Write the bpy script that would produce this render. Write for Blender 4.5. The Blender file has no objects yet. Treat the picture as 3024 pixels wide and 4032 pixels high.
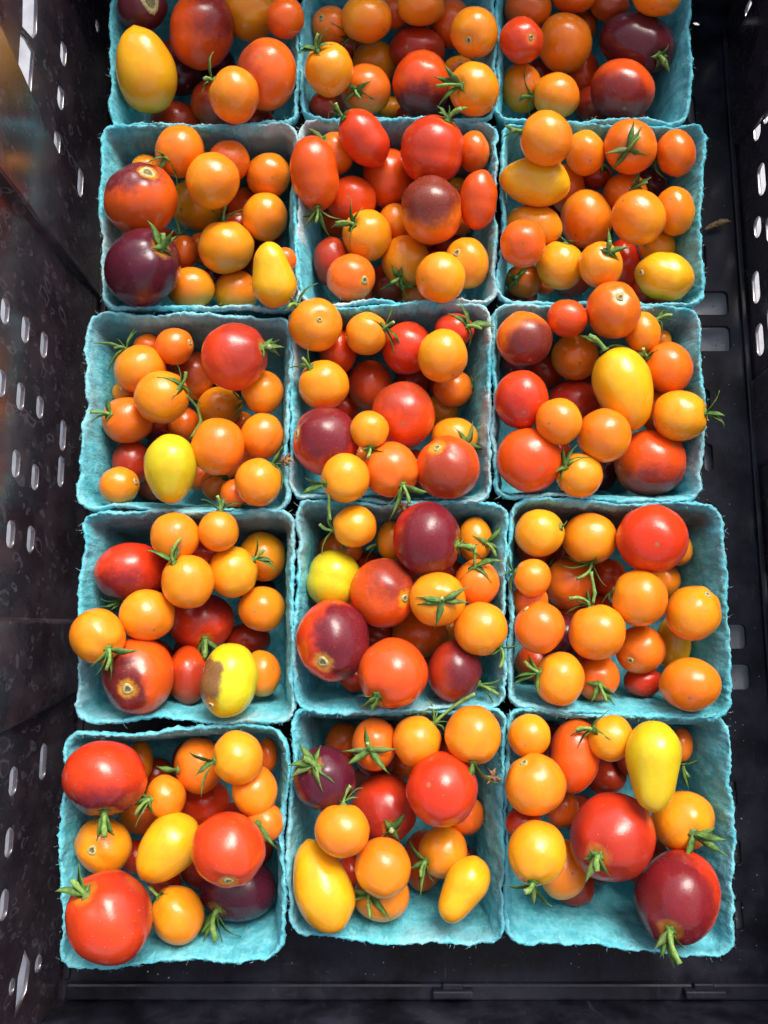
import bpy, bmesh, math, random
from mathutils import Vector, Matrix, noise
random.seed(7)
S = bpy.context.scene
COL = S.collection
R = math.radians

# ------------------------------------------------------------------ camera
FPX, CX, CY = 3026.0, 1512.0, 2016.0          # focal length and centre in photograph pixels
CAM = Vector((0, 0, .42)); TILT = R(8.3)
cd = bpy.data.cameras.new('camera'); cam = bpy.data.objects.new('camera', cd); COL.objects.link(cam)
cam.location = CAM; cam.rotation_euler = (TILT, 0, 0)
cd.sensor_fit = 'VERTICAL'; cd.sensor_height = 36; cd.lens = 36 * FPX / 4032
cd.clip_start = .01; cd.clip_end = 50
S.camera = cam
# ------------------------------------------------------------------ sky, sun, exposure
SUN_EL, SUN_AZ = R(48), R(20)                  # azimuth from +Y (the back of the crate) towards +X
w = bpy.data.worlds.new('World'); S.world = w; w.use_nodes = True
nt = w.node_tree; bg = nt.nodes['Background']
sky = nt.nodes.new('ShaderNodeTexSky'); sky.sky_type = 'NISHITA'; sky.sun_disc = False
sky.sun_elevation = SUN_EL; sky.sun_rotation = SUN_AZ; sky.air_density = 1.0; sky.dust_density = 4.0; sky.ozone_density = 1.0
hs = nt.nodes.new('ShaderNodeHueSaturation'); hs.inputs['Saturation'].default_value = .55    # thin overcast: the blue is washed out
nt.links.new(sky.outputs[0], hs.inputs['Color']); nt.links.new(hs.outputs[0], bg.inputs[0]); bg.inputs[1].default_value = .11
sd = bpy.data.lights.new('sun', 'SUN'); sun = bpy.data.objects.new('sun', sd); COL.objects.link(sun)
sd.energy = 1.5; sd.angle = R(27); sd.color = (1, .96, .9)
sdir = Vector((math.sin(SUN_AZ) * math.cos(SUN_EL), math.cos(SUN_AZ) * math.cos(SUN_EL), math.sin(SUN_EL)))
sun.rotation_euler = sdir.to_track_quat('Z', 'Y').to_euler()
S.view_settings.view_transform = 'Standard'; S.view_settings.look = 'None'; S.view_settings.gamma = 1
S.view_settings.exposure = 1.12
S.cycles.max_bounces = 8; S.cycles.use_denoising = True

CR = Matrix.Rotation(TILT, 3, 'X')
def ray(px, py):                               # direction of a photograph pixel, scaled to depth 1
    return CR @ Vector(((px - CX) / FPX, -(py - CY) / FPX, -1))
def at_z(px, py, z):
    d = ray(px, py); return CAM + d * ((z - CAM.z) / d.z)
def at_x(px, py, x):
    d = ray(px, py); return CAM + d * ((x - CAM.x) / d.x)

# ------------------------------------------------------------------ helpers
def link(o, parent=None):
    COL.objects.link(o)
    if parent: o.parent = parent
    return o
def mesh_obj(name, verts, faces, mat, parent=None, smooth=True, mats=None, mi=None):
    me = bpy.data.meshes.new(name); me.from_pydata([tuple(v) for v in verts], [], faces)
    for m in (mats or [mat]): me.materials.append(m)
    if smooth: me.polygons.foreach_set('use_smooth', [True] * len(faces))
    if mi: me.polygons.foreach_set('material_index', mi)
    me.update()
    return link(bpy.data.objects.new(name, me), parent)
def tag(o, label=None, cat=None, group=None, kind=None):
    if label: o['label'] = label
    if cat: o['category'] = cat
    if group: o['group'] = group
    if kind: o['kind'] = kind
    return o
def sstep(a, b, x):
    t = max(0., min(1., (x - a) / (b - a))); return t * t * (3 - 2 * t)

class NT:                                      # small node-tree writer
    def __init__(s, name):
        s.m = bpy.data.materials.new(name); s.m.use_nodes = True; s.t = s.m.node_tree
        s.b = s.t.nodes['Principled BSDF']
    def n(s, kind, **kw):
        nd = s.t.nodes.new('ShaderNode' + kind)
        for k, v in kw.items(): setattr(nd, k, v)
        return nd
    def put(s, sock, v):
        if isinstance(v, bpy.types.NodeSocket): s.t.links.new(v, sock)
        else:
            if hasattr(sock.default_value, '__len__') and isinstance(v, (tuple, list)) and len(v) < len(sock.default_value): v = tuple(v) + (1,)
            sock.default_value = v
    def math(s, op, a, b=0., c=None, clamp=False):
        nd = s.n('Math', operation=op, use_clamp=clamp); s.put(nd.inputs[0], a); s.put(nd.inputs[1], b)
        if c is not None: s.put(nd.inputs[2], c)
        return nd.outputs[0]
    def vm(s, op, a, b=None, out=0, sc=None):
        nd = s.n('VectorMath', operation=op); s.put(nd.inputs[0], a)
        if b is not None: s.put(nd.inputs[1], b)
        if sc is not None: s.put(nd.inputs['Scale'], sc)
        return nd.outputs[out]
    def noise(s, v, scale, detail=3, rough=.5, dist=0):
        nd = s.n('TexNoise'); s.put(nd.inputs['Vector'], v); nd.inputs['Scale'].default_value = scale
        nd.inputs['Detail'].default_value = detail; nd.inputs['Roughness'].default_value = rough; nd.inputs['Distortion'].default_value = dist
        return nd.outputs[0]
    def vor(s, v, scale, feature='F1', out='Distance', rnd=1):
        nd = s.n('TexVoronoi', feature=feature); s.put(nd.inputs['Vector'], v); nd.inputs['Scale'].default_value = scale
        nd.inputs['Randomness'].default_value = rnd
        return nd.outputs[out]
    def step(s, x, a, b, lo=0., hi=1.):
        nd = s.n('MapRange', interpolation_type='SMOOTHSTEP'); s.put(nd.inputs[0], x)
        for i, v in zip((1, 2, 3, 4), (a, b, lo, hi)): s.put(nd.inputs[i], v)
        return nd.outputs[0]
    def mix(s, f, a, b, blend='MIX'):
        nd = s.n('Mix', data_type='RGBA', blend_type=blend); s.put(nd.inputs[0], f); s.put(nd.inputs[6], a); s.put(nd.inputs[7], b)
        return nd.outputs[2]
    def attr(s, name, out='Vector'):
        nd = s.n('Attribute', attribute_type='OBJECT', attribute_name=name); return nd.outputs[out]
    def bump(s, h, strength=.3, dist=.001, prev=None):
        nd = s.n('Bump'); nd.inputs['Strength'].default_value = strength; nd.inputs['Distance'].default_value = dist
        s.put(nd.inputs['Height'], h)
        if prev is not None: s.put(nd.inputs['Normal'], prev)
        return nd.outputs[0]
    def out(s, **kw):
        for k, v in kw.items(): s.put(s.b.inputs[k.replace('_', ' ')], v)
        return s.m
    @property
    def obj(s): return s.n('TexCoord').outputs['Object']
    @property
    def rnd(s): return s.n('ObjectInfo').outputs['Random']

# ------------------------------------------------------------------ materials
def mat_skin():
    t = NT('tomato_skin'); oi = t.n('ObjectInfo')
    N = t.vm('NORMALIZE', t.obj)
    off = t.vm('SCALE', (31.7, 17.3, 9.1), sc=oi.outputs['Random'])
    P = t.vm('ADD', N, off)
    n1 = t.noise(P, 1.7, 3); n2 = t.noise(P, 7, 4, .6); n3 = t.noise(P, 38, 3, .6)
    base = oi.outputs['Color']
    warm = t.mix(1, base, (1.0, .70, .8), 'MULTIPLY')
    gold = t.mix(1, base, (1.0, 1.28, 1.0), 'MULTIPLY')
    c = t.mix(t.step(n1, .40, .66, 0, .55), base, gold)
    gd = t.vm('DOT_PRODUCT', N, t.attr('blossom_dir'), out=1)
    c = t.mix(t.step(t.math('ADD', gd, t.math('MULTIPLY', n1, .8)), .3, 1.5, 0, .85), c, warm)
    c = t.mix(t.step(n2, .55, .75, 0, .25), c, warm)
    # yellow-green halo round the stem scar
    hd = t.vm('DOT_PRODUCT', N, t.attr('halo_dir'), out=1)
    hf = t.math('MULTIPLY', t.step(t.math('ADD', hd, t.math('MULTIPLY', t.math('SUBTRACT', n2, .5), .07)), .94, .99), t.attr('halo_amt', 'Fac'))
    # purple shoulders
    pd = t.vm('DOT_PRODUCT', N, t.attr('patch_dir'), out=1)
    sz = t.attr('patch_size', 'Fac')
    e = t.math('ADD', pd, t.math('ADD', t.math('MULTIPLY', t.math('SUBTRACT', n2, .5), .30), t.math('MULTIPLY', t.math('SUBTRACT', n1, .5), .7)))
    pf = t.step(t.math('MULTIPLY', t.math('SUBTRACT', e, sz), t.attr('patch_sharp', 'Fac')), -.34, .24)
    sp = t.step(n3, .38, .62, .93, 1)
    pf = t.math('MULTIPLY', t.math('MULTIPLY', pf, sp), t.math('MULTIPLY', t.attr('patch_amt', 'Fac'), t.step(n3, .30, .70, .90, 1)), clamp=True)
    plum = t.mix(t.step(t.attr('patch_sharp', 'Fac'), 1.7, 2.1), (.072, .005, .018), (.125, .010, .036))
    c = t.mix(pf, c, plum)
    c = t.mix(t.step(gd, .9965, .9992, 0, .75), c, (.30, .16, .06))
    c = t.mix(t.math('MULTIPLY', hf, .75, clamp=True), c, (.75, .33, .02))
    # corky specks
    v = t.n('TexVoronoi', feature='F1'); t.put(v.inputs['Vector'], P); v.inputs['Scale'].default_value = 11
    pick = t.math('GREATER_THAN', t.vm('DOT_PRODUCT', v.outputs['Color'], (1, 0, 0), out=1), .78)
    sf = t.math('MULTIPLY', t.step(v.outputs['Distance'], .05, .11, .75, 0), pick)
    c = t.mix(sf, c, (.80, .50, .25))
    rough = t.math('ADD', t.step(n2, .3, .75, .16, .25), t.math('MULTIPLY', pf, .05))
    b = t.bump(n3, .10, .0006)
    b = t.bump(t.math('ADD', n2, sf), .12, .0012, b)
    t.b.subsurface_method = 'BURLEY' if hasattr(t.b, 'subsurface_method') else None
    return t.out(Base_Color=c, Roughness=rough, Normal=b, Specular_IOR_Level=.5, Subsurface_Weight=.22,
                 Subsurface_Radius=(.6, .25, .06), Subsurface_Scale=.004)
def mat_green():
    t = NT('calyx_green'); o = t.obj; r = t.rnd
    n = t.noise(t.vm('ADD', o, t.vm('SCALE', (3, 5, 7), sc=r)), 260, 4, .6)
    c = t.mix(t.step(n, .3, .72), (.038, .10, .018), (.145, .26, .048))
    c = t.mix(t.step(r, .75, 1.0, 0, .45), c, (.17, .17, .06))
    return t.out(Base_Color=c, Roughness=.6, Specular_IOR_Level=.3, Normal=t.bump(n, .5, .0008))
def mat_stalk():
    t = NT('stalk_green'); o = t.obj
    n = t.noise(o, 500, 4, .6)
    c = t.mix(t.step(n, .3, .7), (.10, .21, .035), (.24, .38, .09))
    return t.out(Base_Color=c, Roughness=.6, Specular_IOR_Level=.3, Normal=t.bump(n, .5, .0006))
def mat_plain(name, a, b, scale=300, rough=.7, bs=.4):
    t = NT(name); n = t.noise(t.obj, scale, 4, .6)
    return t.out(Base_Color=t.mix(t.step(n, .3, .7), a, b), Roughness=rough, Specular_IOR_Level=.3, Normal=t.bump(n, bs, .0008))
def mat_pulp():
    t = NT('turquoise_pulp'); o = t.obj; r = t.rnd
    P = t.vm('ADD', o, t.vm('SCALE', (1.3, 2.1, .7), sc=r))
    big = t.noise(P, 26, 4, .6); mid = t.noise(P, 130, 5, .65); fine = t.noise(P, 700, 4, .7)
    st = t.noise(t.vm('MULTIPLY', P, (1, 1, .25)), 420, 4, .65, .6)
    c = t.mix(t.step(mid, .3, .7), (.070, .39, .47), (.17, .59, .67))
    c = t.mix(t.step(st, .52, .72, 0, .45), c, (.32, .70, .75))
    c = t.mix(t.step(fine, .58, .75, 0, .4), c, (.06, .30, .36))
    z = t.n('SeparateXYZ'); t.put(z.inputs[0], o)
    # sun-bleached, grubby rim: worn grey where the rim has been handled
    wear = t.math('MULTIPLY', t.step(t.math('ADD', z.outputs[2], t.math('MULTIPLY', big, .012)), -.010, .004), t.step(big, .42, .62))
    wear = t.math('MULTIPLY', wear, t.attr('wear', 'Fac'), clamp=True)
    c = t.mix(wear, c, (.42, .52, .52))
    # brown staining plus painted-in shade on the inner back wall
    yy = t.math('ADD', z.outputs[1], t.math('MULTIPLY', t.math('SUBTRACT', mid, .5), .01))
    back = t.math('MULTIPLY', t.step(yy, .036, .048), t.attr('stain_shade', 'Fac'), clamp=True)
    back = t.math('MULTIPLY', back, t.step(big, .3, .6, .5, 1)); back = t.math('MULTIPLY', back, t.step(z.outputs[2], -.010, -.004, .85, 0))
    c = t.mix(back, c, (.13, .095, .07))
    c = t.mix(t.step(t.noise(P, 55, 3), .64, .76, 0, .5), c, (.16, .24, .22))
    b = t.bump(st, .55, .0014); b = t.bump(mid, .6, .0022, b); b = t.bump(fine, .5, .0006, b)
    return t.out(Base_Color=c, Roughness=.92, Specular_IOR_Level=.15, Normal=b)
def mat_plastic(name, spots, rough0, rough1, spec, col=(.005, .005, .008)):
    t = NT(name); o = t.obj
    n = t.noise(o, 30, 5, .65); f = t.noise(o, 300, 4, .7)
    scr = t.noise(t.vm('MULTIPLY', o, (30, 1.4, 1)), 60, 3, .7, .4)
    scr2 = t.noise(t.vm('MULTIPLY', o, (2, 40, 1)), 30, 3, .7, .6)
    c = t.mix(t.step(n, .35, .75, 0, .8), col if not spots else (.024, .015, .020), (.036, .036, .058) if not spots else (.070, .045, .056))
    c = t.mix(t.step(scr, .64, .74, 0, .5), c, (.12, .12, .15))
    c = t.mix(t.step(scr2, .65, .76, 0, .4), c, (.11, .10, .11))
    dirt = t.math('MULTIPLY', t.step(f, .58, .74), t.step(n, .52, .68))
    c = t.mix(t.math('MULTIPLY', dirt, .5), c, (.13, .11, .09))
    rr = t.step(n, .3, .75, rough0, rough1)
    if spots:                                  # dried water marks: pale rings
        d = t.noise(o, 90, 2)
        P = t.vm('ADD', t.vm('MULTIPLY', o, (1, .9, .65)), t.vm('SCALE', (1, 1, 1), sc=t.math('MULTIPLY', d, .012)))
        for sc_, thr in ((105, .50), (190, .55)):
            v = t.n('TexVoronoi', feature='F1'); t.put(v.inputs['Vector'], P); v.inputs['Scale'].default_value = sc_
            rad = t.vm('DOT_PRODUCT', v.outputs['Color'], (.0, .30, 0), out=1)
            ring = t.step(t.math('ABSOLUTE', t.math('SUBTRACT', v.outputs['Distance'], t.math('ADD', rad, .06))), .03, .085, 1, 0)
            pk = t.math('GREATER_THAN', t.vm('DOT_PRODUCT', v.outputs['Color'], (1, 0, 0), out=1), thr)
            rf = t.math('MULTIPLY', t.math('MULTIPLY', ring, pk), t.step(f, .30, .52))
            c = t.mix(t.math('MULTIPLY', rf, .22), c, (.24, .24, .30))
            rr = t.math('ADD', rr, t.math('MULTIPLY', rf, .12))
    b = t.bump(n, .25, .0015); b = t.bump(f, .15, .0005, b)
    if spots: t.b.inputs['Coat Weight'].default_value = 1; t.b.inputs['Coat IOR'].default_value = 1.85; t.b.inputs['Coat Roughness'].default_value = .20
    return t.out(Base_Color=c, Roughness=rr, Specular_IOR_Level=spec, Normal=b)
SKIN, GREEN, STALK, PULP = mat_skin(), mat_green(), mat_stalk(), mat_pulp()
WALLP = mat_plastic('black_gloss_plastic', True, .20, .42, 1.0)
FLOORP = mat_plastic('black_worn_plastic', False, .34, .7, .28)
SCAR = mat_plain('scar_cork', (.32, .27, .10), (.55, .50, .24), 900)
SCARD = mat_plain('scar_centre', (.10, .08, .03), (.26, .22, .10), 900)
CUT = mat_plain('cut_stalk_end', (.25, .36, .12), (.45, .55, .25), 900)
DRY = mat_plain('dry_leaf_brown', (.13, .05, .025), (.34, .20, .10), 500)
FIB = mat_plain('pulp_fibre', (.25, .60, .62), (.5, .75, .75), 300, .9)
TABLE = mat_plain('pale_grey_table', (.30, .30, .33), (.42, .42, .45), 60, .5, .2)
# ------------------------------------------------------------------ measured data
# basket: photograph-pixel corners of the rim (x 3024/1659), order back-left, back-right, front-right, front-left
K = 3024 / 1659
BASKETS = {
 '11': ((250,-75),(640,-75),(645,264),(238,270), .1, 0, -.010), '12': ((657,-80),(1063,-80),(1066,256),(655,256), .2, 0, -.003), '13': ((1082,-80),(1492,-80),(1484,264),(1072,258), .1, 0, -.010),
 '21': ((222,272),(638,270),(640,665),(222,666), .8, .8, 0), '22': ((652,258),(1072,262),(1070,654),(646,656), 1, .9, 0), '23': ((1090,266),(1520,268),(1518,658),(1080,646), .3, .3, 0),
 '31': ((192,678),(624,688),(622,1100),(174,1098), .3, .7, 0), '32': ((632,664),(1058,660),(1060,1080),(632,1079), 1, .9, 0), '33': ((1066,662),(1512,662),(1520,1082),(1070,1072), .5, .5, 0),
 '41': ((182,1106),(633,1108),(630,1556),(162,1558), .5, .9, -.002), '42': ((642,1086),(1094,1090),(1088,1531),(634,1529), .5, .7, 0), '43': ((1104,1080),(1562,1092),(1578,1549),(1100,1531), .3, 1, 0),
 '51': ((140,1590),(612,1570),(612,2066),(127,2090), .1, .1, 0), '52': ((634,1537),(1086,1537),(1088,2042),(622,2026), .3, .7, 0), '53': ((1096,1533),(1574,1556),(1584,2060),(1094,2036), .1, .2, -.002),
}
ZOOM = {'11': (400,0,.4822), '12': (1150,0,.5063), '13': (1920,0,.5063), '21': (370,460,.4822), '22': (1120,400,.5124), '23': (1940,440,.5124),
 '31': (300,1200,.5124), '32': (1120,1130,.5124), '33': (1900,1100,.5726), '41': (260,1940,.5726), '42': (1120,1930,.5726), '43': (1960,1940,.5726),
 '51': (200,2820,.6028), '52': (1100,2700,.5726), '53': (1940,2740,.6028)}
# one line a tomato: centre, half width, half height, lean, colour, layer; then c calyx, s stalk end, t sepal tips, b scar, p purple patch, k shape, w twig, f dried flower
DATA = {
'11': '''330 60 200 200 0 k 1; b 400 20 70
820 250 253 318 0 v 3; p .5 -.5 0.84 .75; k E
1215 95 215 245 -30 g 2; k E
1500 150 150 170 0 d 0
1350 612 240 292 0 d 2; p -.9 -.2 0.60 .7
358 578 232 352 -14 y 3; k T
920 835 190 190 0 v 1; p .2 .5 0.60 .6
600 1010 200 180 0 m 0
1085 780 198 228 -12 o 4; c 905 655; s 838 640; t 918 430 830 715 815 800''',
'12': '''300 200 145 150 0 d 0; b 228 140 22; c 440 265; t 300 175 330 268 568 350 490 440; s 370 355
800 100 120 130 0 d 0
580 148 192 186 0 o 2
290 545 182 206 0 o 3; c 200 398; s 208 272; t 310 210 50 370 20 432 310 368 222 432
645 490 172 172 0 g 1
975 385 210 180 0 m 1
1000 45 180 160 0 o 2
1240 190 160 190 0 d 0
1415 255 180 198 0 o 2; b 1373 312 24
1300 560 125 125 0 g 0
770 850 100 95 0 g 0
250 820 110 110 0 m 0
575 700 187 197 0 d 3; c 500 705; s 535 765; t 375 590 615 628 658 778 398 800
1010 655 222 250 0 v 3; p 0 .9 0.88 .45
1415 700 190 212 0 o 4; c 1315 665; s 1128 672; t 1190 505 1113 600 1125 850 1348 722''',
'13': '''310 70 180 160 0 d 0
670 -20 165 125 0 d 0
950 40 150 130 0 d 0; p 0 -.3 0.50 .6
760 200 90 110 0 d 0
1310 -30 185 162 0 g 2
262 315 165 178 0 r 2; b 337 290 18
1160 340 287 245 20 k 1; c 1330 430; s 1370 485; t 1400 345 1262 440 1398 435 1290 548 1410 565
740 600 138 205 0 v 1
262 685 162 190 0 g 0
598 338 206 232 10 o 3
1045 700 242 234 0 v 3; p -.2 .6 0.80 .35
535 748 178 178 0 o 3; c 358 745; s 262 750; t 295 515 290 635 240 795 325 915''',
'21': '''420 420 115 110 0 g 1
880 1080 120 130 0 d 0
975 1330 70 75 0 k 0
1560 1170 90 100 0 d 0
700 285 195 212 0 o 2
1100 368 168 172 0 d 1
1425 480 176 182 0 o 1
850 715 225 212 0 y 0
1240 730 152 150 0 d 0
382 680 295 288 0 v 3; p -.25 -.9 0.91 .62 1.4; b 440 455 62; c 585 352; s 512 455; t 415 398 495 285 692 372 682 610
970 525 214 224 0 o 3
1395 820 182 195 0 o 2
1080 1065 222 212 0 o 2; c 1060 858; s 1080 720; t 908 750 1215 760 1215 798
730 1110 116 140 0 d 1; c 700 965; s 675 845; t 855 912 650 910 760 968
790 1400 190 170 0 o 2
1160 1430 178 170 0 o 1
402 1240 304 315 0 k 4; p -.2 .2 0.84 .2; c 545 1075; s 560 958; t 430 858 640 935 668 980 640 1140 470 1085
1460 1295 176 264 -10 y 3; k P''',
'22': '''390 405 138 165 0 d 1; c 305 300; t 180 215 330 265 335 345
800 600 190 228 0 v 0; k E
515 760 186 186 0 v 1
400 930 120 120 0 v 0
1455 390 118 158 0 d 2
1340 900 90 95 0 d 0
1330 680 60 70 0 g 0
1240 1080 120 110 0 m 0
800 1400 150 150 0 m 0
1010 1480 80 80 0 d 0
850 930 130 145 0 o 1; c 915 765; t 818 678 880 720
355 1230 130 185 0 m 1
612 285 165 236 -32 r 3; k E; c 462 130; s 405 25; t 355 5 358 85 430 192 522 82
1135 385 231 264 8 r 3; k E; p -.3 -.6 0.30 .8; c 1245 158; s 1345 78; t 1175 112 1168 45 1262 42 1408 60 1322 182
232 555 178 282 -8 v 3; k E; c 255 805; s 240 922; t 112 880 145 970 302 942 350 1048 432 905
635 1030 182 192 0 g 2; c 535 945; s 400 935; t 520 762 605 825 365 970 512 1148
935 1230 180 196 0 o 2; c 885 1345; s 820 1388; t 825 1245 905 1255 1028 1448 948 1522 728 1448
1400 1245 165 192 0 o 2; b 1325 1160 28
1490 760 138 228 5 v 3; k E
1130 838 224 258 -5 d 4; k E; p -.1 -.75 0.86 .35
512 1355 180 178 0 d 3; b 615 1372 28
1200 1355 184 190 0 g 4''',
'23': '''790 490 120 110 0 m 0; c 830 410; t 750 468 832 532 902 490
400 1330 60 60 0 d 0
1210 560 125 120 0 k 0
570 595 135 188 0 d 1
312 880 160 215 95 g 1; k E
1265 1040 140 140 0 g 1; b 1175 1033 18
1000 1190 140 205 0 r 1
240 1300 136 130 0 d 1; c 185 1280; s 185 1270; t 98 1250 292 1195 255 1238 188 1362 92 1392
710 318 148 170 0 o 2
1408 320 152 176 0 d 2; c 1262 375; t 1270 322 1335 522 1195 378
1020 640 168 168 0 d 2; c 1090 585; s 1182 545; t 1105 422 1212 508 1022 638 1160 612
1400 765 150 186 0 o 2
720 830 194 222 0 o 2
230 1015 168 182 0 d 3
1058 270 200 205 0 d 3; c 1045 285; s 1128 190; t 1088 60 1145 110 858 322 935 430 1182 335
412 210 198 208 0 o 4; c 222 150; s 152 142; t 80 100 70 205 150 266
320 538 184 262 -86 y 4; k T
1118 815 206 205 0 o 4
518 1185 178 182 0 g 3; c 560 1008; t 500 955 642 1000
830 1180 168 172 0 o 4; c 885 1085; s 897 998; t 885 902 1048 1040 970 1152 822 1060
1320 1268 180 222 -83 y 3; k E; b 1150 1240 20''',
'31': '''545 330 78 78 0 d 0
385 680 78 75 0 g 0
740 500 60 60 0 m 0
1280 910 62 62 0 d 0
1330 1160 62 62 0 d 0
1220 1450 82 80 0 d 0
1240 1270 78 78 0 d 0
755 320 144 138 0 d 2; b 875 288 20
910 545 150 182 0 d 0; p .1 -.5 0.60 .5
430 1220 152 172 0 m 0
830 920 122 132 0 d 0
960 1310 92 90 0 d 0
1070 1385 80 82 0 d 0; c 1165 1350; s 1138 1432; t 968 1370 1222 1430 1060 1310 1218 1300
1105 785 170 150 0 g 1
495 500 196 182 0 o 2; c 380 335; s 285 322; t 142 300 452 182 248 508 318 265 468 200
395 890 192 176 0 d 2; c 262 842; s 118 828; t 262 700 125 900 240 902
1215 400 250 250 0 r 3; p .5 -.6 0.50 .6; c 1432 330; s 1482 325; t 1505 258 1598 330 1560 392 1440 402 1560 268
658 712 206 198 0 o 3; c 800 620; s 838 518; t 772 458 622 560 732 722 955 762; w 845 690 935 790 962 900 880 1032
1435 672 156 160 0 o 3; c 1292 740; t 1200 635 1225 842
1430 1010 163 172 0 o 2
1092 1090 202 213 0 o 4
727 1265 198 258 180 l 4; k Q
330 1390 152 140 0 o 2; b 457 1358 22
1400 1365 175 178 0 o 3; c 1508 1222; t 1588 1080 1658 1245 1578 1442; f 1612 1190''',
'32': '''590 1290 52 52 0 o 0
470 930 102 100 0 r 0
1210 950 126 125 0 g 0
410 500 136 172 0 v 1
655 765 165 192 0 v 1; p 0 .2 0.35 .3
945 470 190 196 0 r 2
1305 330 146 126 0 r 1; c 1405 300; s 1512 325; t 1330 105 1250 200 1592 270 1612 308 1410 470
630 360 156 162 0 o 2; c 760 312; s 832 272; t 825 148 628 245 888 482 838 522
1295 780 148 138 0 d 1; c 1440 765; s 1512 790; t 1425 680 1440 862 1472 722
1305 1160 180 152 0 g 1; c 1395 1205; t 1308 1078 1442 1035 1552 1252
240 290 199 200 0 o 4; b 270 250 18; c 105 150; s 40 170; t 255 -25 38 75 0 190 30 130
1215 532 185 200 0 g 4
302 755 188 186 0 o 3; c 200 622; s 140 548; t 185 462 22 640 105 598 228 590
815 1405 210 206 0 d 2; c 908 1522; s 960 1660; t 745 1692 1108 1572 800 1790 1065 1585; f 905 1680
912 985 236 246 0 v 3; p 0 -.8 0.50 .6
320 1185 244 250 0 r 2; p .05 -.5 0.86 .42; b 92 1130 35
653 1098 144 143 0 o 4; c 660 1225; s 640 1300; t 892 1270 588 1240 632 1322
468 1470 181 184 0 g 4; c 312 1512; t 165 1468 130 1592; w 345 1590 342 1700 352 1790
1258 1390 237 234 0 v 4; p .1 .2 0.55 .55; b 1173 1235 30''',
'33': '''1230 420 52 55 0 g 0
430 640 135 118 0 m 0
1190 900 130 140 0 g 0
1100 370 122 142 0 o 1; c 1205 270; s 1312 240; t 1248 210 1328 285 1235 375
630 850 180 152 0 r 1; p 0 -.4 0.35 .4
285 412 188 182 0 d 2; p .45 .4 0.86 .4
635 535 156 156 0 o 2
1275 610 167 172 0 d 2; c 1140 535; s 1108 478; t 1075 430 1028 490 1095 608 1208 485
270 828 182 198 0 r 2; p -.7 .5 0.40 .7
320 1240 216 216 0 v 2
665 1345 156 148 0 o 2; c 572 1288; t 565 1140 652 1140 742 1230 398 1385 515 1438
1150 1262 242 222 0 v 2; p .1 .9 0.80 .6
582 270 136 127 0 v 3
900 212 182 191 0 d 4; b 945 128 24
975 757 196 285 162 y 4; k T; c 845 492; s 738 398; t 660 385 815 518 1015 480
523 978 155 156 0 o 3
835 1075 180 180 0 o 4
1353 940 185 171 0 g 3; c 1530 920; t 1622 768 1658 940 1602 985 1655 1020''',
'41': '''955 420 92 82 0 r 0
1250 1010 155 115 0 m 0
1350 440 158 165 0 g 0
840 1255 140 196 0 v 1; p .1 .7 0.55 .35
750 300 168 158 0 g 2
448 542 242 198 -5 r 1; p -.2 .8 0.79 .55; c 378 735; t 240 722 248 776 312 802
1348 797 156 151 0 g 2
1345 1242 130 153 0 o 2
930 882 224 194 0 r 1; p .15 -.75 0.70 .7; c 955 1008; s 950 1132; t 875 1112 918 1168 1086 1082 1025 1062
1048 265 135 138 0 o 3; c 1060 130; s 1040 28; t 930 48 918 90 1206 80 1090 38
1148 545 165 172 0 g 3; c 1285 460; s 1358 395; t 1312 300 1432 485 1458 552
840 610 178 182 0 o 4; c 745 482; s 792 322; t 548 405 842 282 788 280
558 842 190 172 -8 o 4
218 985 188 182 0 o 4; c 290 1072; s 272 1212; t 165 1192 200 1250 302 1292 500 1080
500 1256 243 256 10 v 3; p -.75 .3 0.89 .50 1.6; b 425 1350 36
1122 1286 188 250 12 l 4; k E; p -.85 -.05 0.88 .70 2.2; b 1005 1455 20''',
'42': '''740 350 98 142 0 o 0; c 632 372; s 555 412; t 712 472 555 502 665 258
1140 970 65 70 0 g 0
480 1290 72 70 0 r 0
450 760 62 60 0 o 0
1140 570 72 65 0 r 0
385 410 148 120 0 d 0; b 408 395 22
1310 340 116 152 0 o 1; c 1388 365; s 1450 452; t 1292 312 1486 235 1485 412
485 250 147 138 0 g 2; c 338 275; s 245 235; t 308 112 262 445 320 145
335 612 176 196 15 l 2; k E
1325 635 150 153 0 d 2; c 1310 530; s 1312 405; t 1210 618 1422 636 1515 495
930 990 184 158 0 d 1
680 705 217 232 0 v 3; p .35 -.5 0.70 .7; b 825 742 25
978 335 225 244 0 r 4; p .5 .15 0.87 .02; c 1190 375; s 1308 392; t 1222 325 1328 372 1362 470 1205 455
1052 748 189 181 0 o 4; c 1085 758; s 1080 742; t 1272 658 905 735 918 785 1032 948 1272 772
1170 1245 182 208 0 m 1; p .8 -.1 0.84 .4; c 1335 1330; s 1462 1400; t 1482 1300 1442 1478 1460 1352
1348 952 180 178 0 o 3; c 1478 1075; s 1478 1215; t 1618 1045 1520 1165 1445 1240 1410 1130
338 1032 242 270 0 r 3; p .6 0 0.90 .40 1.5; b 265 1178 36
745 1255 235 230 0 v 4; c 640 1408; t 520 1482 595 1532 705 1478 545 1405''',
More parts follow.
